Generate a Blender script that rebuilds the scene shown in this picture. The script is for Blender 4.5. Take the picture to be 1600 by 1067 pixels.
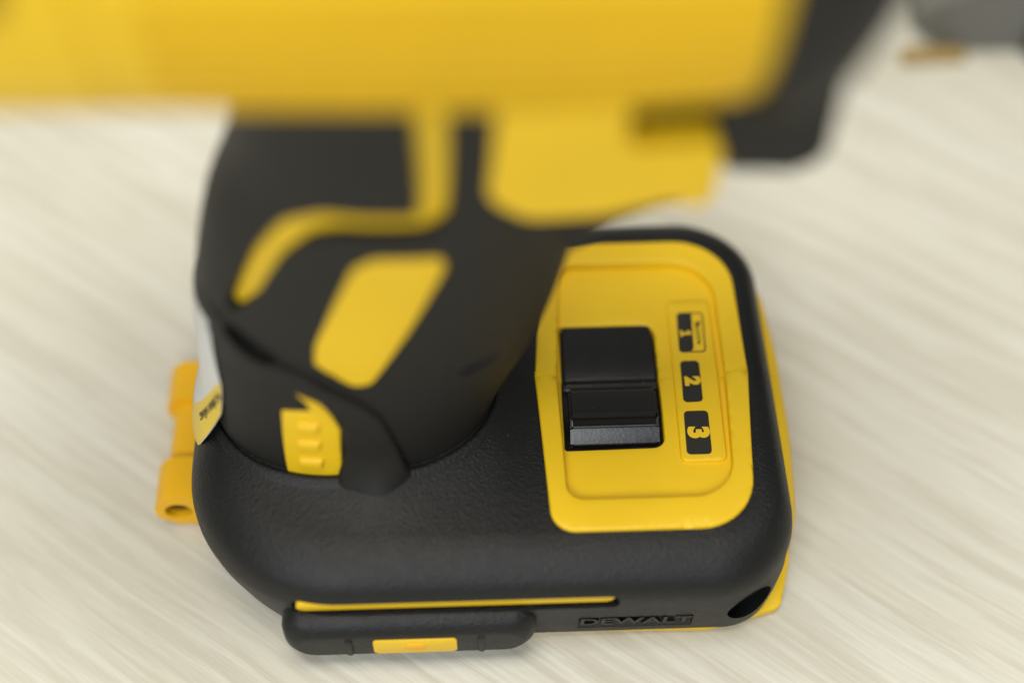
import bpy, bmesh, math, random
from mathutils import Vector, Matrix
from mathutils.geometry import delaunay_2d_cdt

for o in list(bpy.data.objects): bpy.data.objects.remove(o)
scene = bpy.context.scene
COL = scene.collection
MM = 0.001
R = math.radians

# ------------------------------------------------------------------ camera
TH = R(35.0)
cam_d = bpy.data.cameras.new('camera'); cam = bpy.data.objects.new('camera', cam_d); COL.objects.link(cam)
cam_d.lens = 50; cam_d.sensor_width = 36; cam_d.clip_start = 0.01; cam_d.clip_end = 50
cam.location = (0, -0.14329, 0.24333)
cam.rotation_euler = (TH, 0, 0)
cam_d.dof.use_dof = True
cam_d.dof.focus_distance = 0.2540
cam_d.dof.aperture_fstop = 3.0
scene.camera = cam

# ------------------------------------------------------------------ world and lamps
world = bpy.data.worlds.new('World'); scene.world = world; world.use_nodes = True
bg = world.node_tree.nodes['Background']
bg.inputs[0].default_value = (1.0, 0.97, 0.90, 1); bg.inputs[1].default_value = 0.30

def area(name, loc, target, sx, sy, power, col):
    l = bpy.data.lights.new(name, 'AREA'); l.shape = 'RECTANGLE'; l.size = sx; l.size_y = sy
    l.energy = power; l.color = col
    o = bpy.data.objects.new(name, l); COL.objects.link(o); o.location = loc
    o.rotation_euler = (Vector(target) - Vector(loc)).to_track_quat('-Z', 'Y').to_euler()
    return o
area('ceiling_lamp', (-0.07, -0.01, 0.95), (0, 0, 0), 0.5, 0.5, 8.9, (1.0, 0.96, 0.88))
area('window_light', (-0.17, -0.66, 0.60), (0, 0, 0.05), 0.55, 0.32, 4.9, (0.93, 0.97, 1.0))

vs = scene.view_settings
vs.view_transform = 'Standard'; vs.look = 'None'; vs.gamma = 1; vs.exposure = 0.0; vs.use_curve_mapping = False
scene.render.engine = 'CYCLES'

# ------------------------------------------------------------------ materials
def new_mat(name):
    m = bpy.data.materials.new(name); m.use_nodes = True
    nt = m.node_tree; b = nt.nodes['Principled BSDF']
    return m, nt, b
def node(nt, t, **kw):
    n = nt.nodes.new(t)
    for k, v in kw.items(): setattr(n, k, v)
    return n
def coords(nt, scale=(1, 1, 1), rot=(0, 0, 0)):
    tc = node(nt, 'ShaderNodeTexCoord'); mp = node(nt, 'ShaderNodeMapping')
    mp.inputs['Scale'].default_value = scale; mp.inputs['Rotation'].default_value = rot
    nt.links.new(tc.outputs['Object'], mp.inputs['Vector'])
    return mp.outputs['Vector']
def noise(nt, vec, scale, detail=3, rough=0.5):
    n = node(nt, 'ShaderNodeTexNoise'); n.inputs['Scale'].default_value = scale
    n.inputs['Detail'].default_value = detail; n.inputs['Roughness'].default_value = rough
    nt.links.new(vec, n.inputs['Vector']); return n.outputs['Fac']
def ramp(nt, fac, stops):
    r = node(nt, 'ShaderNodeValToRGB'); els = r.color_ramp.elements
    while len(els) < len(stops): els.new(0.5)
    for e, (p, c) in zip(els, stops):
        e.position = p; e.color = (c, c, c, 1) if isinstance(c, (int, float)) else (*c, 1)
    nt.links.new(fac, r.inputs['Fac']); return r.outputs['Color']
def math_(nt, op, a, b):
    n = node(nt, 'ShaderNodeMath', operation=op)
    for i, v in enumerate((a, b)):
        if isinstance(v, (int, float)): n.inputs[i].default_value = v
        else: nt.links.new(v, n.inputs[i])
    return n.outputs[0]
def bump(nt, b, h, strength, dist):
    n = node(nt, 'ShaderNodeBump'); n.inputs['Strength'].default_value = strength; n.inputs['Distance'].default_value = dist
    nt.links.new(h, n.inputs['Height']); nt.links.new(n.outputs['Normal'], b.inputs['Normal'])
def mixc(nt, fac, c1, c2):
    n = node(nt, 'ShaderNodeMix', data_type='RGBA')
    for s, v in (('A', c1), ('B', c2)):
        sock = [i for i in n.inputs if i.name == s and i.type == 'RGBA'][0]
        if isinstance(v, tuple): sock.default_value = (*v, 1)
        else: nt.links.new(v, sock)
    f = [i for i in n.inputs if i.name == 'Factor' and i.type == 'VALUE'][0]
    if isinstance(fac, (int, float)): f.default_value = fac
    else: nt.links.new(fac, f)
    return [o for o in n.outputs if o.type == 'RGBA'][0]

def plastic(name, col, rough, grain=0.0, gscale=2200, gdist=0.00006, spec=0.5, dust=0.0, var=0.08):
    m, nt, b = new_mat(name)
    v = coords(nt)
    b.inputs['Specular IOR Level'].default_value = spec
    big = noise(nt, v, 60, 3)
    c = mixc(nt, ramp(nt, big, [(0.3, 0.0), (0.7, 1.0)]), tuple(x * (1 - var) for x in col), tuple(min(1, x * (1 + var)) for x in col))
    if dust:
        sp = noise(nt, v, 1500, 1)
        c = mixc(nt, ramp(nt, sp, [(0.76, 0.0), (0.82, dust)]), c, (0.45, 0.43, 0.38))
    nt.links.new(c, b.inputs['Base Color'])
    rg = noise(nt, v, 350, 3)
    rr = node(nt, 'ShaderNodeMapRange'); rr.inputs['To Min'].default_value = rough - 0.05; rr.inputs['To Max'].default_value = rough + 0.07
    nt.links.new(rg, rr.inputs['Value']); nt.links.new(rr.outputs[0], b.inputs['Roughness'])
    if grain:
        g1 = noise(nt, v, gscale, 2); vo = node(nt, 'ShaderNodeTexVoronoi'); vo.inputs['Scale'].default_value = gscale * 0.55
        nt.links.new(v, vo.inputs['Vector'])
        h = math_(nt, 'ADD', g1, vo.outputs['Distance'])
        bump(nt, b, h, grain, gdist)
    return m
M = {
 'rubber': plastic('grained black rubber', (0.0068, 0.0073, 0.0075), 0.45, 0.85, 3500, 0.00009, 0.32, 0.12, 0.12),
 'grip': plastic('smooth black grip rubber', (0.0085, 0.0081, 0.0068), 0.6, 0.35, 1500, 0.00008, 0.4, 0.1),
 'yellow': plastic('yellow shell plastic', (0.80, 0.512, 0.010), 0.42, 0.25, 3000, 0.00003, 0.4, 0, 0.03),
 'amber': plastic('deep yellow clip plastic', (0.82, 0.44, 0.006), 0.45, 0.2, 2500, 0.00003, 0.4, 0, 0.04),
 'gloss': plastic('black switch plastic', (0.004, 0.004, 0.005), 0.22, 0.09, 2600, 0.00005, 0.5, 0.12),
 'ink': plastic('black printed ink', (0.020, 0.018, 0.014), 0.5, 0.2, 2600, 0.00003, 0.4, 0.1),
 'paint': plastic('yellow print', (0.80, 0.512, 0.010), 0.5),
 'paper': plastic('white sticker paper', (0.62, 0.62, 0.60), 0.4),
 'label_yellow': plastic('yellow sticker band', (0.72, 0.50, 0.03), 0.35),
 'metal': plastic('dark steel', (0.25, 0.25, 0.26), 0.3),
 'ochre': plastic('dull ochre trim', (0.30, 0.21, 0.07), 0.6),
 'case': plastic('dark grey case plastic', (0.15, 0.15, 0.14), 0.5, 0.3, 900, 0.0002),
 'case_black': plastic('black case plastic', (0.03, 0.03, 0.028), 0.5, 0.3, 900, 0.0002),
}
M['metal'].node_tree.nodes['Principled BSDF'].inputs['Metallic'].default_value = 1

# pale laminate with combed wood grain
def table_mat():
    m, nt, b = new_mat('pale wood grain laminate')
    vr = coords(nt, (1, 1, 1), (0, 0, R(36)))
    # slow sideways wander so the grain lines are not ruler straight
    wob = node(nt, 'ShaderNodeTexNoise'); wob.inputs['Scale'].default_value = 9; wob.inputs['Detail'].default_value = 2
    nt.links.new(vr, wob.inputs['Vector'])
    wa = node(nt, 'ShaderNodeVectorMath', operation='SCALE'); wa.inputs['Scale'].default_value = 0.010; nt.links.new(wob.outputs['Color'], wa.inputs[0])
    va = node(nt, 'ShaderNodeVectorMath', operation='ADD'); nt.links.new(vr, va.inputs[0]); nt.links.new(wa.outputs[0], va.inputs[1])
    def sc(sx, sy):
        mp = node(nt, 'ShaderNodeMapping'); mp.inputs['Scale'].default_value = (sx, sy, sy); nt.links.new(va.outputs[0], mp.inputs['Vector']); return mp.outputs[0]
    v1 = sc(6, 90); v2 = sc(20, 300); v3 = sc(30, 560); vw = sc(6, 16)
    n1 = noise(nt, v1, 1, 4, 0.6); n2 = noise(nt, v2, 1, 4, 0.6); n3 = noise(nt, v3, 1, 3, 0.6); nb = noise(nt, vw, 1, 3)
    c1 = ramp(nt, n1, [(0.30, (0.550, 0.525, 0.435)), (0.50, (0.581, 0.561, 0.473)), (0.70, (0.606, 0.592, 0.517))])
    c2 = mixc(nt, ramp(nt, n2, [(0.40, 0.58), (0.54, 0.0)]), c1, (0.455, 0.422, 0.336))
    c3 = mixc(nt, ramp(nt, n3, [(0.52, 0.0), (0.68, 0.40)]), c2, (0.657, 0.654, 0.594))
    c4 = mixc(nt, ramp(nt, nb, [(0.35, 0.22), (0.65, 0.0)]), c3, (0.515, 0.505, 0.418))
    nt.links.new(c4, b.inputs['Base Color'])
    b.inputs['Roughness'].default_value = 0.48; b.inputs['Specular IOR Level'].default_value = 0.35
    bump(nt, b, math_(nt, 'ADD', math_(nt, 'MULTIPLY', n2, 1.0), math_(nt, 'MULTIPLY', n3, 0.6)), 0.5, 0.00035)
    return m
M['table'] = table_mat()

# ------------------------------------------------------------------ helpers
def link_mesh(name, verts, faces, mat, parent=None, smooth=True, scale=MM, angle=None):
    me = bpy.data.meshes.new(name)
    me.from_pydata([Vector(v) * scale for v in verts], [], faces)
    bm = bmesh.new(); bm.from_mesh(me); bmesh.ops.recalc_face_normals(bm, faces=bm.faces[:])
    if angle:
        for e in bm.edges:
            if len(e.link_faces) == 2 and e.calc_face_angle(0) > R(angle): e.smooth = False
    for f in bm.faces: f.smooth = smooth
    bm.to_mesh(me); bm.free(); me.update()
    me.materials.append(M[mat])
    o = bpy.data.objects.new(name, me); COL.objects.link(o)
    if parent: o.parent = parent
    return o
def link_bm(name, bm, mat, parent=None, angle=35):
    me = bpy.data.meshes.new(name)
    bmesh.ops.recalc_face_normals(bm, faces=bm.faces[:])
    for f in bm.faces: f.smooth = True
    for e in bm.edges:
        if len(e.link_faces) == 2 and e.calc_face_angle(0) > R(angle): e.smooth = False
    bmesh.ops.scale(bm, vec=(MM,) * 3, verts=bm.verts[:])
    bm.to_mesh(me); bm.free(); me.materials.append(M[mat])
    o = bpy.data.objects.new(name, me); COL.objects.link(o)
    if parent: o.parent = parent
    return o
def round_poly(pts, rad, seg=6):
    """pts: (x,y) or (x,y,r); fillet every corner."""
    out = []; n = len(pts)
    for i in range(n):
        p = Vector(pts[i][:2]); a = Vector(pts[i - 1][:2]); c = Vector(pts[(i + 1) % n][:2])
        r = pts[i][2] if len(pts[i]) > 2 else rad
        d1 = (a - p); d2 = (c - p); l1, l2 = d1.length, d2.length
        d1.normalize(); d2.normalize()
        ang = d1.angle(d2, math.pi)
        if r <= 0 or ang > R(178): out.append(p); continue
        t = min(r / math.tan(ang / 2), 0.48 * l1, 0.48 * l2); r2 = t * math.tan(ang / 2)
        cen = p + (d1 + d2).normalized() * (r2 / math.sin(ang / 2))
        s = p + d1 * t - cen; e = p + d2 * t - cen
        a0 = math.atan2(s.y, s.x); a1 = math.atan2(e.y, e.x); da = (a1 - a0 + math.pi) % (2 * math.pi) - math.pi
        for k in range(seg + 1):
            q = a0 + da * k / seg; out.append(cen + Vector((math.cos(q), math.sin(q))) * r2)
    return out
def resample(poly, step):
    out = []; n = len(poly)
    for i in range(n):
        a = Vector(poly[i]); b = Vector(poly[(i + 1) % n]); l = (b - a).length
        if l < 1e-5: continue
        k = max(1, int(math.ceil(l / step)))
        for j in range(k): out.append(a + (b - a) * (j / k))
    return out
def inside(p, loops):
    c = False
    for L in loops:
        n = len(L); j = n - 1
        for i in range(n):
            yi, yj = L[i][1], L[j][1]
            if (yi > p[1]) != (yj > p[1]) and p[0] < (L[j][0] - L[i][0]) * (p[1] - yi) / (yj - yi) + L[i][0]: c = not c
            j = i
    return c
def dist_loops(p, loops, seam=False):
    best = 1e9; px, py = p
    for L in loops:
        n = len(L)
        for i in range(n):
            ax, ay = L[i]; bx, by = L[(i + 1) % n]
            if seam and abs(ay) < 0.2 and abs(by) < 0.2: continue
            dx, dy = bx - ax, by - ay; d2 = dx * dx + dy * dy
            t = 0 if d2 < 1e-12 else max(0, min(1, ((px - ax) * dx + (py - ay) * dy) / d2))
            q = (px - ax - t * dx) ** 2 + (py - ay - t * dy) ** 2
            if q < best: best = q
    return math.sqrt(best)
def inlay(name, loops, mp, h, mat, parent, bev=0.5, depth=1.5, step=1.5, angle=None, hfun=None, closed=False, seam=False):
    """A solid raised patch over a curved surface. loops: closed outlines in (u,v) (even-odd); mp(u,v,h)->xyz mm."""
    loops = [[tuple(q) for q in resample(L, step)] for L in loops]
    pts = []; edges = []; nb = []
    for L in loops:
        s = len(pts); pts += [Vector(q) for q in L]; n = len(L)
        edges += [(s + i, s + (i + 1) % n) for i in range(n)]; nb.append((s, n))
    extra = []
    if bev:
        for L in loops:
            n = len(L)
            for i in range(n):
                t = Vector(L[(i + 1) % n]) - Vector(L[i - 1])
                if t.length < 1e-6: continue
                t.normalize(); nn = Vector((-t.y, t.x))
                for f in (0.3, 0.65, 1.0):
                    for sg in (1, -1):
                        q = Vector(L[i]) + nn * (sg * bev * f)
                        if inside(q, loops) and dist_loops(q, loops) > bev * f * 0.9: extra.append(q)
    xs = [p[0] for p in pts]; ys = [p[1] for p in pts]
    y = min(ys) + step / 2; row = 0
    while y < max(ys):
        x = min(xs) + step / 2 * (1 + row % 2)
        while x < max(xs):
            if inside((x, y), loops) and dist_loops((x, y), loops) > max(bev * 1.3, step * 0.4): extra.append(Vector((x, y)))
            x += step
        y += step; row += 1
    vs_, _, fs, ov, _, _ = delaunay_2d_cdt(pts + extra, edges, [], 1, 1e-5)
    fs = [f for f in fs if inside(sum((vs_[i] for i in f), Vector((0, 0))) / len(f), loops)]
    verts = []
    for q in vs_:
        hh = h if hfun is None else hfun(q.x, q.y)
        if bev:
            d = min(1, (dist_loops(q, loops, True) if seam else dist_loops(q, loops)) / bev); drop = bev * (1 - math.sqrt(max(0, 1 - (1 - d) ** 2)))
            hh -= min(drop, bev)
        verts.append(mp(q.x, q.y, hh))
    # skirt
    cnt = {}
    for f in fs:
        for i in range(len(f)):
            e = (f[i], f[(i + 1) % len(f)]); cnt[frozenset(e)] = cnt.get(frozenset(e), []) + [e]
    low = {}
    faces = [list(f) for f in fs]
    if closed:
        used = {i for f in fs for i in f}
        for i in used:
            low[i] = len(verts); q = vs_[i]; verts.append(mp(q.x, q.y, (h if hfun is None else hfun(q.x, q.y)) - bev - depth))
        faces += [[low[i] for i in f[::-1]] for f in fs]
    for k, es in cnt.items():
        if len(es) == 1:
            a, b = es[0]
            for i in (a, b):
                if i not in low:
                    low[i] = len(verts); q = vs_[i]; hh = h if hfun is None else hfun(q.x, q.y); verts.append(mp(q.x, q.y, hh - bev - depth))
            faces.append([b, a, low[a], low[b]])
    return link_mesh(name, verts, faces, mat, parent, True, MM, angle or 50)
def loft(name, rings, mat, parent, caps=True, angle=None, smooth=True):
    verts = []; faces = []; n = len(rings[0])
    for r in rings: verts += [tuple(p) for p in r]
    for k in range(len(rings) - 1):
        for i in range(n):
            j = (i + 1) % n; faces.append((k * n + i, k * n + j, (k + 1) * n + j, (k + 1) * n + i))
    if caps:
        faces.append(tuple(range(n))[::-1]); faces.append(tuple((len(rings) - 1) * n + i for i in range(n)))
    return link_mesh(name, verts, faces, mat, parent, smooth, MM, angle)
def prism(name, poly, a0, a1, axis, mat, parent, bev=1.0, seg=3, cham=None):
    """extrude a 2-D outline between a0 and a1 along axis ('x','y','z') with bevelled rims"""
    bm = bmesh.new()
    def P(u, v, a):
        return {'y': (u, a, v), 'x': (a, u, v), 'z': (u, v, a)}[axis]
    lo = [bm.verts.new(P(p[0], p[1], a0)) for p in poly]; hi = [bm.verts.new(P(p[0], p[1], a1)) for p in poly]
    n = len(poly)
    f0 = bm.faces.new(lo[::-1]); f1 = bm.faces.new(hi)
    for i in range(n): bm.faces.new((lo[i], lo[(i + 1) % n], hi[(i + 1) % n], hi[i]))
    if bev:
        es = list(f0.edges) + list(f1.edges)
        bmesh.ops.bevel(bm, geom=es, offset=bev, segments=seg, profile=0.5, affect='EDGES', clamp_overlap=True)
    return link_bm(name, bm, mat, parent)
def text_mesh(name, body, mp, size, mat, parent, h=0.05, thick=0.12, bold=0.0, align='CENTER', space=1.0):
    cu = bpy.data.curves.new(name, 'FONT'); cu.body = body; cu.size = size; cu.align_x = align; cu.align_y = 'CENTER'
    cu.offset = bold; cu.space_character = space; cu.resolution_u = 4
    t = bpy.data.objects.new(name + '_curve', cu); COL.objects.link(t)
    dg = bpy.context.evaluated_depsgraph_get(); me = bpy.data.meshes.new_from_object(t.evaluated_get(dg))
    bpy.data.objects.remove(t); bpy.data.curves.remove(cu)
    bm = bmesh.new(); bm.from_mesh(me); bpy.data.meshes.remove(me)
    bmesh.ops.remove_doubles(bm, verts=bm.verts[:], dist=1e-5)
    bmesh.ops.triangulate(bm, faces=bm.faces[:])
    r = bmesh.ops.extrude_face_region(bm, geom=bm.faces[:])
    top = {v for v in r['geom'] if isinstance(v, bmesh.types.BMVert)}
    for v in bm.verts: v.co = mp(v.co.x, v.co.y, h if v in top else h - thick)
    return link_bm(name, bm, mat, parent)
def bool_cut(o, cutters):
    for c in cutters:
        md = o.modifiers.new('cut', 'BOOLEAN'); md.operation = 'DIFFERENCE'; md.solver = 'EXACT'; md.object = c
    dg = bpy.context.evaluated_depsgraph_get()
    me = bpy.data.meshes.new_from_object(o.evaluated_get(dg))
    o.modifiers.clear(); old = o.data; o.data = me; bpy.data.meshes.remove(old)
    for c in cutters: bpy.data.objects.remove(c)
    bm = bmesh.new(); bm.from_mesh(me)
    for f in bm.faces: f.smooth = True
    for e in bm.edges: e.smooth = not (len(e.link_faces) == 2 and e.calc_face_angle(0) > R(32))
    bm.to_mesh(me); bm.free()
def keyed(keys, z):
    """smooth (monotone-ish Catmull-Rom) interpolation of rows [z, a, b, ...]"""
    n = len(keys)
    if z <= keys[0][0]: return keys[0][1:]
    if z >= keys[-1][0]: return keys[-1][1:]
    for i in range(n - 1):
        if keys[i][0] <= z <= keys[i + 1][0]: break
    k0, k1, k2, k3 = keys[max(0, i - 1)], keys[i], keys[i + 1], keys[min(n - 1, i + 2)]
    h = k2[0] - k1[0]; t = (z - k1[0]) / h; out = []
    for c in range(1, len(k1)):
        m1 = (k2[c] - k0[c]) / max(1e-6, k2[0] - k0[0]) * h; m2 = (k3[c] - k1[c]) / max(1e-6, k3[0] - k1[0]) * h
        out.append((2*t**3-3*t*t+1)*k1[c] + (t**3-2*t*t+t)*m1 + (-2*t**3+3*t*t)*k2[c] + (t**3-t*t)*m2)
    return out
def sstep(a, b, x):
    t = max(0, min(1, (x - a) / (b - a))); return t * t * (3 - 2 * t)

# ------------------------------------------------------------------ setting: the table
def build_table():
    bm = bmesh.new(); bmesh.ops.create_cube(bm, size=1)
    bmesh.ops.scale(bm, vec=(1800, 1300, 25), verts=bm.verts[:]); bmesh.ops.translate(bm, vec=(0, 250, -12.5), verts=bm.verts[:])
    bmesh.ops.bevel(bm, geom=bm.edges[:], offset=2, segments=2, affect='EDGES')
    o = link_bm('table_top', bm, 'table'); o['kind'] = 'structure'
    o['label'] = 'pale wood grain table top under the drill'
build_table()

# ------------------------------------------------------------------ the power tool
tool = bpy.data.objects.new('cordless_driver', None); COL.objects.link(tool)
tool.empty_display_size = 0.03
tool.rotation_euler = (0, 0, R(1.9))
tool['label'] = 'black and yellow cordless impact driver standing upright on its foot without a battery'
tool['category'] = 'power tool'

# handle shape: rows z, back x, front x, half thickness
HK = [(30, -54, -2.5, 20.5), (42, -53.8, -3.5, 20.0), (52, -54.0, -0.5, 19.0), (64, -53.3, 4.3, 18.2), (80, -50.5, 8.5, 17.6),
      (96, -46.3, 11, 17.6), (110, -40.5, 11, 18.2), (134, -36, 9, 19)]
HN = 2.3
def hsec(z):
    bk, fr, b = keyed(HK, z); return (bk + fr) / 2, (fr - bk) / 2, b
def hpt(th, z, h=0.0):
    cx, a, b = hsec(z); c, s = math.cos(th), math.sin(th)
    x = a * math.copysign(abs(c) ** (2 / HN), c); y = b * math.copysign(abs(s) ** (2 / HN), s)
    nx = math.copysign(abs(x / a) ** (HN - 1) / a, x); ny = math.copysign(abs(y / b) ** (HN - 1) / b, y)
    l = math.hypot(nx, ny) or 1
    return (cx + x + nx / l * h, y + ny / l * h, z)
RU = 24.0     # u = theta * RU keeps the outline plane roughly isometric
def hmap(u, z, h): return hpt(u / RU, z, h)

# foot shape
XL, XR, YN, YF = -58.6, 48.9, -40.4, 40.4
FOOT = [  # z, inset near/far, inset left, inset right, corner radius left, right
    (16.8, 3.0, 5.0, 3.2, 26, 9), (17.1, 1.8, 4.0, 2.4, 27, 10), (18.0, 1.2, 3.2, 1.9, 28, 10.5), (22, 0.8, 1.8, 1.2, 28, 11.5), (28, 0.3, 0.4, 0.5, 28, 13),
    (31.5, 0.05, 0.0, 0.2, 28, 15.5), (33.5, 0.0, 0.1, 0.0, 28, 15.5), (35.4, 0.35, 0.5, 0.25, 28, 15.5), (37.0, 1.05, 1.2, 0.6, 27, 15), (38.4, 2.1, 2.3, 1.2, 26, 14.5),
    (39.6, 3.5, 3.8, 1.9, 25, 13.5), (40.5, 5.2, 5.6, 2.8, 23, 12), (41.0, 7.0, 8.0, 3.8, 21, 10.5), (41.3, 9.2, 11, 5.6, 18, 9)]
def foot_ring(i_n, i_l, i_r, rad, rad2, n=320):
    x0, x1, y0, y1 = XL + i_l, XR - i_r, YN + i_n, YF - i_n
    pts = round_poly([(x0, y0, rad), (x1, y0, rad2), (x1, y1, rad2), (x0, y1, rad)], rad, 24)
    per = [0]
    for i in range(len(pts)): per.append(per[-1] + (pts[(i + 1) % len(pts)] - pts[i]).length)
    out = []; k = 0
    for j in range(n):
        t = per[-1] * j / n
        while per[k + 1] < t: k += 1
        f = (t - per[k]) / max(1e-9, per[k + 1] - per[k]); out.append(pts[k].lerp(pts[(k + 1) % len(pts)], f))
    return out
PAN_OUT = [(4.2, 0.0, 0), (5.9, -31.0, 4.4), (40.7, -31.0, 10), (43.2, 0.0, 0), (43.0, 31.6, 11), (6.6, 31.6, 4.2)]
PAN_IN = [(8.3, 0.0, 0), (9.3, -25.0, 3.0), (38.9, -25.0, 8.5), (39.2, 0.0, 0), (38.9, 26.0, 8.5), (9.3, 26.0, 3.0)]
pan_out = round_poly(PAN_OUT, 4, 10); pan_in = round_poly(PAN_IN, 4, 8)
pan_out_t = [tuple(p) for p in pan_out]
def ztop(x, y):
    """top of the black foot (mm) without the panel pocket"""
    z = 41.6 - 0.030 * abs(y)
    # swelling that runs up to the handle socket
    cx, a, b = hsec(42); q = (abs((x - cx) / (a + 1.2)) ** HN + abs(y / (b + 1.2)) ** HN) ** (1 / HN)
    d = (q - 1) * 21
    z += 2.6 * math.exp(-max(0, d) / 6.5) * sstep(5.5, -4, x)
    z += 0.9 * math.exp(-((x + 24.6) / 7.0) ** 2 - ((y + 22.0) / 6.0) ** 2)
    return z
def fcap(x, y, zr, wgt):
    z = zr + (ztop(x, y) - 41.3) * wgt
    if 2 < x < 46 and abs(y) < 33:
        if inside((x, y), [pan_out_t]):
            z -= 5.0 * sstep(0.9, 1.9, dist_loops((x, y), [pan_out_t]))
    return z
def build_foot():
    rings = []
    for (z, a, l, r, rad, rad2) in FOOT:
        w = sstep(35, 41.3, z)
        rings.append([(p.x, p.y, fcap(p.x, p.y, z, w)) for p in foot_ring(a, l, r, rad, rad2)])
    last = foot_ring(*FOOT[-1][1:])
    cen = Vector((-4.5, 0))
    K = 52
    for k in range(1, K):
        t = 1 - k / K
        rings.append([(lambda q: (q.x, q.y, fcap(q.x, q.y, 41.3, 1)))(cen + (p - cen) * t) for p in last])
    o = loft('foot_cover', rings, 'rubber', tool, True)
    cut = []
    # pocket with a screw hole at the front corner
    bm = bmesh.new()
    bmesh.ops.create_cone(bm, segments=32, radius1=4.5, radius2=4.5, depth=15, cap_ends=True)
    bmesh.ops.scale(bm, vec=(1.0, 1.0, 1.0), verts=bm.verts[:])
    mt = Matrix.Translation((41.0, -38.4, 26.0)) @ Vector((0.42, -0.82, 0.38)).to_track_quat('Z', 'Y').to_matrix().to_4x4()
    bmesh.ops.transform(bm, matrix=mt, verts=bm.verts[:]); cut.append(link_bm('cutter', bm, 'rubber', tool))
    # groove behind the side stripe and shallow recess for the raised lettering
    gr = round_poly([(-39.2, 30.2, 1.7), (17.2, 30.2, 1.7), (17.2, 34.4, 1.7), (-39.2, 34.4, 1.7)], 1.7)
    cut.append(prism('cutter', gr, -48, -38.4, 'y', 'rubber', tool, 0))
    bm = bmesh.new(); bmesh.ops.create_cube(bm, size=1); bmesh.ops.scale(bm, vec=(20.4, 6, 5.2), verts=bm.verts[:])
    bmesh.ops.transform(bm, matrix=Matrix.Translation((20.6, -41.95, 23.0)) @ Matrix.Rotation(R(-8.5), 4, 'X'), verts=bm.verts[:])
    cut.append(link_bm('cutter', bm, 'rubber', tool))
    bpy.context.view_layer.update()
    bool_cut(o, cut)
    return o
foot = build_foot()

# yellow shell that shows under the black cover
def shell_ring(z, d, e, yn=-36.9):
    h = [(34.5, yn - 1.9 + d, 3), (47.9 + e, -35.5 + d, 2.5), (50.9 + e, -26.0 + d * 0.3, 5), (52.0 + e, -9, 14)]
    pts = round_poly([(-53 + d, yn + 20 + d, 5), (-39, yn + d, 5)] + h + [(x, -y, r) for x, y, r in h[::-1]] + [(-39, -yn - d, 5), (-53 + d, -yn - 20 - d, 5)], 3, 6)
    return [(p.x, p.y, z) for p in pts]
loft('base_shell', [shell_ring(*a) for a in
    [(15.0, 0.9, -0.9), (15.3, 0.2, -0.2), (16.0, 0, 0.0), (17.2, 0.2, 0.1), (17.6, 1.0, 0.1), (17.9, 6, 0.1), (24, 7.5, 0.1), (29, 8, -0.2), (33, 8, -0.9), (35.2, 8, -1.9), (36.0, 9, -3.5)]], 'yellow', tool, True, 40)

# ------------------------------------------------------------------ selector panel
panel = inlay('panel_frame', [
    [p for p in round_poly([(4.2, -0.04, 0), (5.9, -31.0, 4.4), (40.7, -31.0, 10), (43.2, -0.04, 0), (39.0, -0.04, 0), (37.9, -25.0, 7.5), (8.9, -25.0, 3.0), (8.2, -0.04, 0)], 4, 10)]],
    lambda x, y, h: (x, y, 41.6 - 0.03 * abs(y) + h), 0.75, 'yellow', tool, 0.45, 3.6, 1.6, seam=True)
panel.name = 'selector_panel'
inlay('panel_frame', [
    [p for p in round_poly([(4.2, 0.04, 0), (8.2, 0.04, 0), (9.9, 26.4, 3.0), (39.2, 26.4, 8.5), (39.0, 0.04, 0), (43.2, 0.04, 0), (43.0, 31.6, 11), (6.6, 31.6, 4.2)], 4, 10)]],
    lambda x, y, h: (x, y, 41.6 - 0.03 * abs(y) + h), 0.70, 'yellow', panel, 0.45, 3.6, 1.6, seam=True)
FLZ = -1.15
def fmap(x, y, h): return (x, y, 41.6 - 0.03 * abs(y) + FLZ + h)
slot = round_poly([(8.95, -14.4, 0.6), (26.9, -14.2, 2.2), (27.1, 12.6, 2.4), (9.2, 12.6, 0.6)], 2, 6)
def floor_half(sg):
    if sg < 0:
        P = [(8.0, -0.03, 0), (8.0, -26.0, 3), (39.0, -26.0, 8.5), (39.8, -0.03, 0), (27.0, -0.03, 0), (26.9, -14.2, 2.2), (8.95, -14.4, 0.6), (9.0, -0.03, 0)]
    else:
        P = [(8.0, 0.03, 0), (9.1, 0.03, 0), (9.2, 12.6, 0.6), (27.1, 12.6, 2.4), (27.0, 0.03, 0), (39.8, 0.03, 0), (39.8, 27.0, 8.5), (8.0, 27.0, 3)]
    return round_poly(P, 2, 7)
for sg, hh in ((-1, 0.0), (1, 0.05)):
    inlay('panel_floor', [floor_half(sg)], fmap, hh, 'yellow', panel, 0.35, 2.2, 1.8, seam=True)

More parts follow.
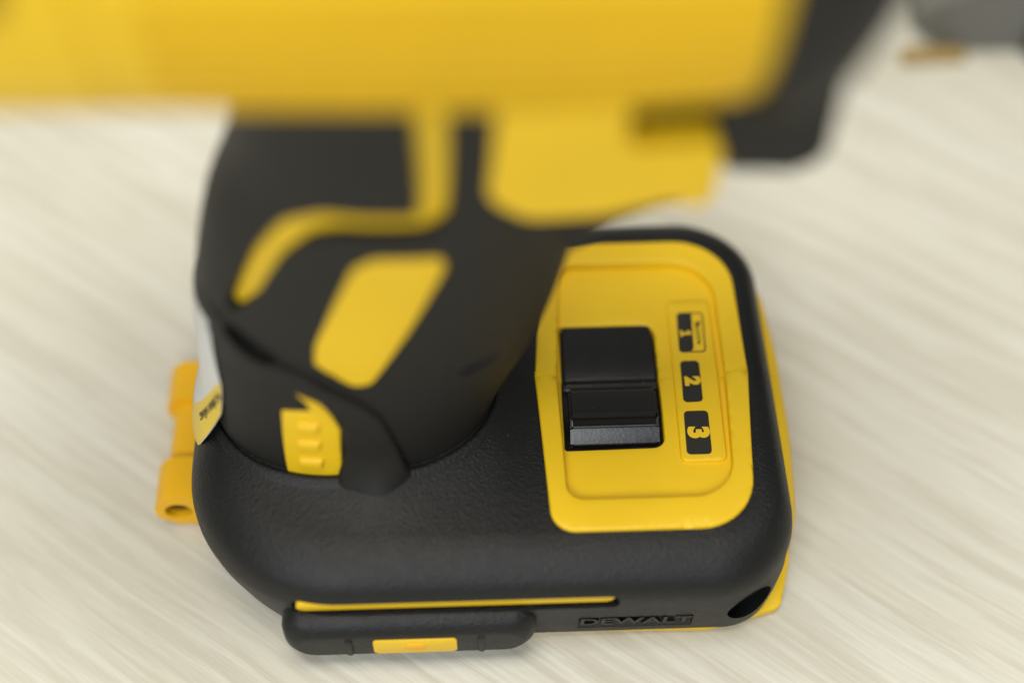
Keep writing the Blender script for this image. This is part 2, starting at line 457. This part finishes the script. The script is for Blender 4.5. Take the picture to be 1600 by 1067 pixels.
# slider: deep dark well, flat apron and thumb block
prism('switch_well', round_poly([(8.0, -15.2, 1), (28, -15.2, 1), (28, 13.6, 1), (8, 13.6, 1)], 1), 36.2, 38.2, 'z', 'gloss', panel, 0.2)
def slide_profile():
    P = [(12.3, 37.6), (12.3, 40.0), (6.0, 40.35), (0.6, 40.25), (-0.9, 39.9), (-1.5, 39.4), (-2.0, 40.6), (-2.5, 41.2), (-3.2, 41.45), (-7.3, 41.9), (-7.75, 41.85),
         (-8.0, 41.5), (-8.3, 41.0), (-8.9, 40.85), (-9.8, 40.95), (-10.15, 40.85), (-10.45, 40.65), (-12.5, 38.95), (-12.8, 38.6), (-12.95, 38.2), (-13.0, 37.6)]
    return P
bm = bmesh.new()
prof = slide_profile()
def prof_x(y): return (9.55, 26.3) if y > -1.6 else (10.2, 26.0)
for part, lo, hi in (('apron', -1.6, 99), ('block', -99, -1.4)):
    pp = [p for p in prof if lo <= p[0] <= hi]
    if part == 'apron': pp = pp + [(-1.5, 37.6)]
    else: pp = [(-1.5, 37.6)] + pp
    x0, x1 = (9.55, 26.5) if part == 'apron' else (10.1, 26.1)
    nb = len(pp)
    a = [bm.verts.new((x0, *p)) for p in pp]; b = [bm.verts.new((x1, *p)) for p in pp]
    fa = bm.faces.new(a); fb = bm.faces.new(b[::-1])
    for i in range(nb): bm.faces.new((a[i], b[i], b[(i + 1) % nb], a[(i + 1) % nb]))
    bmesh.ops.bevel(bm, geom=list(fa.edges) + list(fb.edges), offset=0.55 if part == 'block' else 0.3, segments=3, affect='EDGES', clamp_overlap=True)
link_bm('slide_switch', bm, 'gloss', panel, 40)
# speed plate with printed number tiles
plate_poly = round_poly([(29.3, -17.7, 1.3), (37.5, -17.7, 1.3), (38.1, 17.5, 1.3), (29.9, 17.3, 1.3)], 1.3, 5)
inlay('speed_plate', [plate_poly], fmap, 0.85, 'yellow', panel, 0.4, 2.2, 1.8)
def pmap(x, y, h): return fmap(x, y, 0.85 + h)
def tile(poly, r=0.8, name='number_tile', hole=None):
    loops = [round_poly(poly, r, 5)]
    if hole: loops.append(round_poly(hole, 0.6, 5))
    return inlay(name, loops, pmap, 0.035, 'ink', panel, 0, 0.15, 2.5)
tile([(31.2, 5.2), (33.95, 5.2, 1.6), (34.4, 14.5, 0.3), (31.6, 14.5)])
tile([(30.85, -5.7), (34.45, -5.6), (34.6, 3.3), (31.1, 3.3)])
tile([(30.4, -16.4), (34.9, -16.4), (35.1, -7.5), (30.7, -7.5)])
# outline box with the drill-bit sign
tile([(33.3, 5.2, 0.1), (36.2, 5.2), (36.6, 14.5), (33.7, 14.5, 0.1)], 0.8, 'sign_outline', [(33.5, 5.45, 0.2), (35.95, 5.45), (36.35, 14.25), (33.9, 14.25, 0.2)])
def icon(polys):
    for i, p in enumerate(polys):
        inlay('screw_sign', [round_poly(p, 0.1, 2)], pmap, 0.035, 'ink', panel, 0, 0.15, 3)
bits = [[(34.7, 12.2), (35.0, 11.6), (35.55, 11.6), (36.0, 12.4), (35.5, 12.0), (35.1, 12.1)]]
bits = [[(34.45, 12.5), (34.85, 12.2), (35.0, 11.75), (34.7, 11.2), (35.2, 11.0), (35.7, 11.25), (35.6, 11.8), (35.95, 12.3), (35.6, 12.55), (35.3, 12.1), (34.95, 12.2)]]
for k in range(4):
    y = 10.6 - k * 0.72
    bits.append([(34.65, y), (34.8, y + 0.22), (35.65, y - 0.3), (35.5, y - 0.52)])
bits.append([(34.75, 7.85), (35.5, 7.6), (35.3, 7.3), (35.05, 6.9), (34.8, 7.4)])
icon(bits)
def dmap(cx, cy):
    # digits are read from the back of the tool: up = +x, right = -y
    return lambda u, v, h: pmap(cx + v, cy - u, h)
d1 = dmap(32.85, 9.6)
inlay('number', [[(-0.75, -1.05), (0.75, -1.05), (0.75, -0.6), (0.32, -0.6), (0.32, 1.05), (-0.2, 1.05), (-0.75, 0.65), (-0.75, 0.3), (-0.28, 0.45), (-0.28, -0.6), (-0.75, -0.6)]], d1, 0.07, 'paint', panel, 0, 0.05, 3)
text_mesh('number', '2', dmap(32.85, -1.2), 3.6, 'paint', panel, 0.07, 0.05, 0.24)
text_mesh('number', '3', dmap(32.75, -12.0), 4.9, 'paint', panel, 0.07, 0.05, 0.3)

# ------------------------------------------------------------------ near side of the foot
stripe = round_poly([(-38.3, 31.6, 1.2), (16.3, 31.6, 1.2), (16.3, 34.3, 1.2), (-38.3, 34.3, 1.2)], 1.2, 6)
prism('side_stripe', stripe, -39.75, -37.5, 'y', 'yellow', tool, 0.15, 2)
def bumper():
    prof = [(-36.5, 0), (-40.0, 0), (-41.1, 0.3), (-41.9, 0.8), (-42.5, 1.4), (-42.9, 2.0), (-43.1, 2.5), (-43.15, 2.9)]
    R_ = []
    for y, d in prof:
        up = d * 1.15; dn = d * 0.3          # the upper edge rolls back further than the lower one
        p = round_poly([(-41.6 + d, 19.4 + dn, 3.8), (3.0 - d, 19.4 + dn, 3.8), (3.0 - d, 30.0 - up, 3.8), (-41.6 + d, 30.0 - up, 3.8)], 3.8, 10)
        R_.append([(q.x, y, q.y) for q in p])
    return loft('side_bumper', R_, 'rubber', tool, True, 60)
bump_o = bumper()
prism('bumper_badge', round_poly([(-25.7, 20.9, 0.7), (-11.1, 20.9, 0.7), (-11.1, 26.0, 0.7), (-25.7, 26.0, 0.7)], 0.7), -43.45, -42.3, 'y', 'yellow', bump_o, 0.2, 2)
prism('badge_mark', round_poly([(-20.4, 22.3, 1.0), (-16.4, 22.3, 1.0), (-16.4, 24.6, 1.0), (-20.4, 24.6, 1.0)], 1.0), -43.62, -43.3, 'y', 'amber', bump_o, 0.12, 2)
for x in (-30.0, -6.8):
    prism('bumper_rib', round_poly([(x - 0.6, 20.2, 0.5), (x + 0.6, 20.2, 0.5), (x + 0.6, 26.2, 0.5), (x - 0.6, 26.2, 0.5)], 0.5), -43.4, -42.2, 'y', 'rubber', bump_o, 0.15, 2)
def emap(u, v, h):
    z = 23.0 + v; y = -38.95 - (z - 23.0) * 0.14
    return (20.6 + u, y - h, z)
text_mesh('raised_lettering', 'DEWALT', emap, 4.9, 'rubber', tool, 0.8, 1.0, 0.10, 'CENTER', 1.02)

# ------------------------------------------------------------------ yellow lug bar at the back of the foot
def lug(y0, y1, mat='amber'):
    bm = bmesh.new()
    poly = round_poly([(-54, 15.6, 1), (-64.0, 15.6, 3), (-67.6, 18.5, 3), (-67.6, 22, 3), (-65.0, 25.3, 3), (-54, 25.3, 1)], 2, 6)
    return poly
clip = prism('rear_lug_bar', round_poly([(-54, 16, 1), (-64.2, 16, 2.5), (-66.0, 18, 2), (-66.0, 21.5, 2.5), (-64, 23.8, 2.5), (-54, 23.8, 1)], 2, 5), -7, 11, 'y', 'amber', tool, 0.4)
for y0, y1 in ((-13.8, -4.6), (8.5, 17.2)):
    l = prism('lug', lug(y0, y1), y0, y1, 'y', 'amber', clip, 1.8, 4)
    if y0 < 0:
        bm = bmesh.new(); bmesh.ops.create_cone(bm, segments=24, radius1=2.6, radius2=2.6, depth=7, cap_ends=True)
        bmesh.ops.transform(bm, matrix=Matrix.Translation((-63.2, -13.0, 20.6)) @ Matrix.Rotation(R(90), 4, 'X'), verts=bm.verts[:])
        c = link_bm('cutter', bm, 'amber', tool); bpy.context.view_layer.update(); bool_cut(l, [c])
        bm = bmesh.new(); bmesh.ops.create_cone(bm, segments=24, radius1=2.5, radius2=2.5, depth=2, cap_ends=True)
        bmesh.ops.transform(bm, matrix=Matrix.Translation((-63.2, -11.0, 20.6)) @ Matrix.Rotation(R(90), 4, 'X'), verts=bm.verts[:])
        link_bm('screw_head', bm, 'gloss', clip)

# ------------------------------------------------------------------ handle
def build_handle():
    rings = []; n = 128
    for k in range(60):
        z = 34 + (134 - 34) * k / 59
        rings.append([hpt(2 * math.pi * i / n, z) for i in range(n)])
    return loft('handle', rings, 'grip', tool, True)
handle = build_handle()

# hand stop dimples pressed into the rubber
def dimple(u, z, lu, lz, ang, dep):
    c = Vector(hmap(u, z, 0)); t = Vector(hmap(u + 0.5, z, 0)) - c; t.normalize()
    b_ = Vector(hmap(u, z + 0.5, 0)) - c; b_.normalize(); nn = t.cross(b_).normalized()
    rot = Matrix((t, b_, nn)).transposed().to_4x4()
    bm = bmesh.new(); bmesh.ops.create_uvsphere(bm, u_segments=24, v_segments=14, radius=1)
    bmesh.ops.transform(bm, matrix=Matrix.Translation(c) @ rot @ Matrix.Rotation(R(ang), 4, 'Z') @ Matrix.Diagonal((lu, lz, dep, 1)), verts=bm.verts[:])
    return link_bm('cutter', bm, 'grip', tool)
cs = [dimple(96.6, 75.4, 5.4, 1.7, -27, 3.2), dimple(127.6, 68.9, 3.4, 1.4, 15, 2.6)]
bpy.context.view_layer.update(); bool_cut(handle, cs)
stripe_uv = round_poly([(113.5, 131, 0.2), (113.9, 109.6, 0.6), (103.2, 109.4, 5), (97.4, 105.8, 5), (94.4, 96.5, 8), (91.3, 82.2, 1.2), (93.3, 81.7, 1.2), (96.6, 86.5, 8), (99.2, 96.8, 6),
    (102.3, 103.2, 4), (106, 105.0, 4), (115.0, 105.2, 3), (117.2, 108.2, 3), (117.4, 131, 0.2)], 3, 5)
inlay_uv = round_poly([(109.0, 97.8, 3), (111.0, 100.0, 1), (117.6, 99.8, 1.2), (118.2, 96.6, 1.2), (115.9, 81.7, 10), (113.0, 66.3, 1.2), (106.6, 73.2, 2), (106.3, 78, 4)], 2, 5)
cs = [inlay('cutter', [stripe_uv], hmap, 1.0, 'grip', tool, 0, 3.2, 1.3, closed=True), inlay('cutter', [inlay_uv], hmap, 1.0, 'grip', tool, 0, 2.6, 1.3, closed=True)]
bpy.context.view_layer.update(); bool_cut(handle, cs)
inlay('grip_stripe', [stripe_uv], hmap, -1.9, 'yellow', handle, 0, 0.5, 1.3)
inlay('grip_inlay', [inlay_uv], hmap, -0.2, 'yellow', handle, 0.2, 1.6, 1.3)
base_patch = inlay('base_inlay', [round_poly([(102.9, 60.2, 0.4), (107.2, 61.0, 0.3), (106.3, 63.4, 0.2), (103.8, 66.6, 0.1), (104.4, 67.2, 0.1), (107.4, 65.0, 0.4), (109.0, 63.0, 0.8), (111.4, 56.3, 1.5), (112.3, 44.8, 2), (110.6, 41.8, 2), (103.8, 41.3, 0.6)], 1, 4)],
    hmap, 0.45, 'yellow', handle, 0.35, 1.0, 1.2)
for zc, u0, u1 in ((57.2, 105.3, 108.7), (52.4, 105.6, 109.2), (47.4, 105.9, 109.7)):
    inlay('inlay_rib', [round_poly([(u0, zc - 1.3, 0.5), (u1, zc - 1.1, 0.5), (u1, zc + 1.3, 0.5), (u0, zc + 1.1, 0.5)], 0.5, 4)], hmap, 1.25, 'yellow', handle, 0.6, 1.0, 0.8)
# raised rubber strap that crosses the handle and runs down into the foot
strap = [(76, 86), (86.4, 79.6), (92.7, 78.5), (96, 76.6), (102.2, 72.2), (106.8, 69.8), (112.3, 64.6), (115.6, 58.8), (118.6, 51.2), (121.0, 45), (127.5, 36.5),
         (106.0, 36.5), (111.6, 43.5), (112.5, 50.9), (111.4, 58.6), (107.9, 64.8), (101.6, 68.4), (93.1, 70.0), (87.9, 72.3), (76, 77)]
strap_o = inlay('grip_strap', [round_poly([(*p, 3) for p in strap], 3, 5)], hmap, 1.3, 'grip', handle, 0.8, 1.6, 1.3, closed=True,
    hfun=lambda u, z: 1.5 * sstep(79, 102, u) - 0.1 + 6.5 * sstep(55, 37, z) ** 2.2 * math.exp(-((u - 116.4) / 4.6) ** 2))
bpy.context.view_layer.update(); bool_cut(strap_o, [dimple(96.6, 75.4, 5.4, 1.7, -27, 3.2)])
# rim of the socket the handle sits in
def rim():
    rings = []
    for h, dz in ((0.15, -3.0), (0.35, -0.3), (0.6, 0.2), (1.0, 0.4), (1.6, 0.35), (2.6, 0.1), (4.2, -0.7)):
        r = []
        for i in range(160):
            x0 = hpt(2 * math.pi * i / 160, 43.5, 0)[0]; x, y, _ = hpt(2 * math.pi * i / 160, 43.5, h * (0.3 + 0.7 * sstep(-54, -42, x0))); r.append((x, y, fcap(x, y, 41.3, 1) + dz * (1 if x > -50 else 0.5)))
        rings.append(r)
    return loft('handle_socket', rings, 'rubber', tool, False)
rim()

# warranty sticker curling off the back of the handle
def flare(u, z): return 0.35 + 4.6 * sstep(58, 36, z) ** 1.4
def smap(u, z, h): return hmap(u, z, flare(u, z) + h)
E1 = Vector((-0.50, -0.866)); E2 = Vector((0.866, -0.50))
corner = [(66, 77, 0), (87.4, 75.0, 1), (91.0, 60.0, 3), (90.2, 52, 3), (84.5, 38.5, 1), (78, 35.6, 1), (66, 35.6, 0)]
sticker = inlay('warranty_sticker', [round_poly(corner, 2, 5)], smap, 0.0, 'paper', handle, 0, 0.12, 1.2)
inlay('sticker_band', [round_poly([(90.5, 61.0, 0.2), (90.8, 59.6, 1.5), (90.1, 52, 3), (84.4, 38.6, 1), (78, 35.8, 1), (66.2, 35.8, 0), (66.2, 37.0, 0), (77.5, 41.0, 0)], 1, 4)], smap, 0.06, 'label_yellow', handle, 0, 0.1, 1.0)
def tmap(o):
    def f(x, y, h):
        q = Vector(o) + E1 * x + E2 * y; return smap(q.x, q.y, h)
    return f
text_mesh('sticker_text', 'M CH\u00cdNH H\u00c3NG', tmap((90.1, 57.2)), 1.9, 'ink', handle, 0.12, 0.05, 0.06, 'LEFT')


# ------------------------------------------------------------------ motor housing, collar, trigger, nose
def xsec(x, zc, rz, ry, n=2.5, m=96):
    out = []
    for i in range(m):
        t = 2 * math.pi * i / m; c, s = math.cos(t), math.sin(t)
        out.append((x, ry * math.copysign(abs(c) ** (2 / n), c), zc + rz * math.copysign(abs(s) ** (2 / n), s)))
    return out
housing = loft('motor_housing', [xsec(*a) for a in
    [(-47, 153.5, 26.4, 26.2, 2.4), (-46.7, 153.5, 26.9, 26.7, 2.4), (-46, 153.5, 27.1, 26.9, 2.4), (-20, 153, 27.6, 27.2, 2.4), (5, 152.5, 28.0, 27.4, 2.4), (25, 152.5, 27.2, 26.8, 2.4),
     (31, 152.5, 26.2, 25.8, 2.4), (34.5, 152.5, 24.5, 24, 2.3), (35.5, 152.5, 22, 22, 2.2)]], 'yellow', tool, True, 50)
loft('rear_cap', [xsec(*a) for a in
    [(-96, 153.5, 10, 10, 2.1), (-95, 153.5, 16, 16, 2.2), (-92, 153.5, 21.5, 21.5, 2.3), (-86, 153.5, 25.0, 25.2, 2.4), (-78, 153.5, 26.4, 26.6, 2.4), (-62, 153.5, 26.9, 27.0, 2.4), (-48, 153.5, 27.0, 27.1, 2.4),
     (-47.2, 153.5, 26.9, 27.0, 2.4), (-47.0, 153.5, 26.5, 26.6, 2.4)]], 'yellow', tool, True, 50)
for k in range(5):
    x = -84 + k * 6.5
    for sg in (-1, 1):
        prism('vent_slot', round_poly([(x, 156, 1), (x + 3.2, 156, 1), (x + 3.2, 168, 1), (x, 168, 1)], 1, 3), sg * 24.5, sg * 28.6, 'y', 'gloss', housing, 0.3)
cs = []
for zc in (138.0, 140.8, 143.6, 146.4, 149.2, 152.0, 154.8):      # grooves along both sides, added to darken the housing in soft bands
    wy = 27.2 * (1 - (abs(zc + 0.6 - 153) / 27.6) ** 2.4) ** (1 / 2.4)
    for sg in (-1, 1):
        cs.append(prism('cutter', round_poly([(-42, zc, 0.5), (27, zc, 0.5), (27, zc + 1.2, 0.5), (-42, zc + 1.2, 0.5)], 0.5, 3), sg * (wy - 1.6), sg * 34, 'y', 'yellow', tool, 0))
bpy.context.view_layer.update(); bool_cut(housing, cs)
collar = prism('trigger_collar', round_poly([(-3.6, 131, 0.5), (-3.8, 111.5, 5), (1.5, 107.3, 5), (12, 107.8, 9), (21.5, 110.6, 3), (23.8, 109.2, 1.5), (26.9, 109.4, 2.2), (27.2, 121.6, 2),
     (14.4, 121.0, 1.5), (14.4, 131, 0.5)], 2, 6), -17.2, 17.2, 'y', 'yellow', tool, 2.2, 4)
prism('trigger', round_poly([(-2, 113, 1), (3, 91, 3), (9, 90.0, 4), (14.5, 96, 8), (20.5, 99.4, 8), (26.0, 100.8, 1.4), (24.5, 105, 4), (22, 113, 1)], 3, 6), -9.0, 9.0, 'y', 'grip', tool, 2.5, 4)
boot = loft('nose_boot', [xsec(*a) for a in
    [(28.7, 152, 24, 24, 2.3), (29.0, 152, 27.6, 27.2, 2.4), (31, 152, 29.0, 28.4, 2.4), (35, 152, 28.2, 27.8, 2.4), (40, 152, 25.2, 25.2, 2.3), (44, 152, 20.5, 20.5, 2.2), (45, 152, 19, 19, 2.1)]], 'grip', tool, True, 50)
prism('nose_foot', round_poly([(25.6, 134, 1), (27.0, 115.2, 1.5), (41.3, 114.4, 3.6), (41.3, 134, 2)], 2, 6), -16, 16, 'y', 'grip', boot, 2.5, 4)
prism('gear_case', round_poly([(12, 118, 1), (27, 118, 1), (27, 130, 1), (12, 130, 1)], 1), -13, 13, 'y', 'gloss', tool, 1)
loft('gear_nose', [xsec(*a) for a in [(44, 152, 18, 18, 2), (54, 152, 15, 15, 2), (58, 152, 12, 12, 2), (58.5, 152, 9, 9, 2)]], 'metal', tool, True, 30)
loft('chuck_sleeve', [xsec(*a) for a in [(56, 152, 8, 8, 2), (58, 152, 10.5, 10.5, 2), (70, 152, 10.5, 10.5, 2), (72, 152, 8.5, 8.5, 2), (72.2, 152, 4, 4, 2)]], 'gloss', tool, True, 30)

# ------------------------------------------------------------------ out-of-focus case behind
case = bpy.data.objects.new('tool_case', None); COL.objects.link(case); case.location = (0.150, 0.138, 0)
case['label'] = 'out of focus dark grey case with a dull ochre trim in the top right corner'; case['category'] = 'case'
body = prism('case_body', round_poly([(-52, -25, 8), (150, -25, 8), (150, 110, 8), (-52, 110, 8)], 8, 6), 1, 60, 'z', 'case', case, 4)
prism('case_lid', round_poly([(-46, -26, 8), (151, -26, 8), (151, 111, 8), (-46, 111, 8)], 8, 6), 61, 95, 'z', 'case_black', case, 5)
prism('corner_guard', round_poly([(-26, -31, 5), (70, -31, 5), (70, -20, 2), (-26, -20, 2)], 3, 5), 0, 58, 'z', 'case_black', case, 2)
prism('case_trim', round_poly([(-56, -30, 0.8), (-40, -29, 0.8), (-40, -24.0, .5), (-56, -24.5, .5)], 1, 4), 0, 1.6, 'z', 'ochre', case, 0.4)


# the tool's parts are drawn 15 mm high: bring the sole down to the table (origin at its base)
for o in list(tool.children_recursive):
    o.data.transform(Matrix.Translation((0, 0, -15 * MM)))
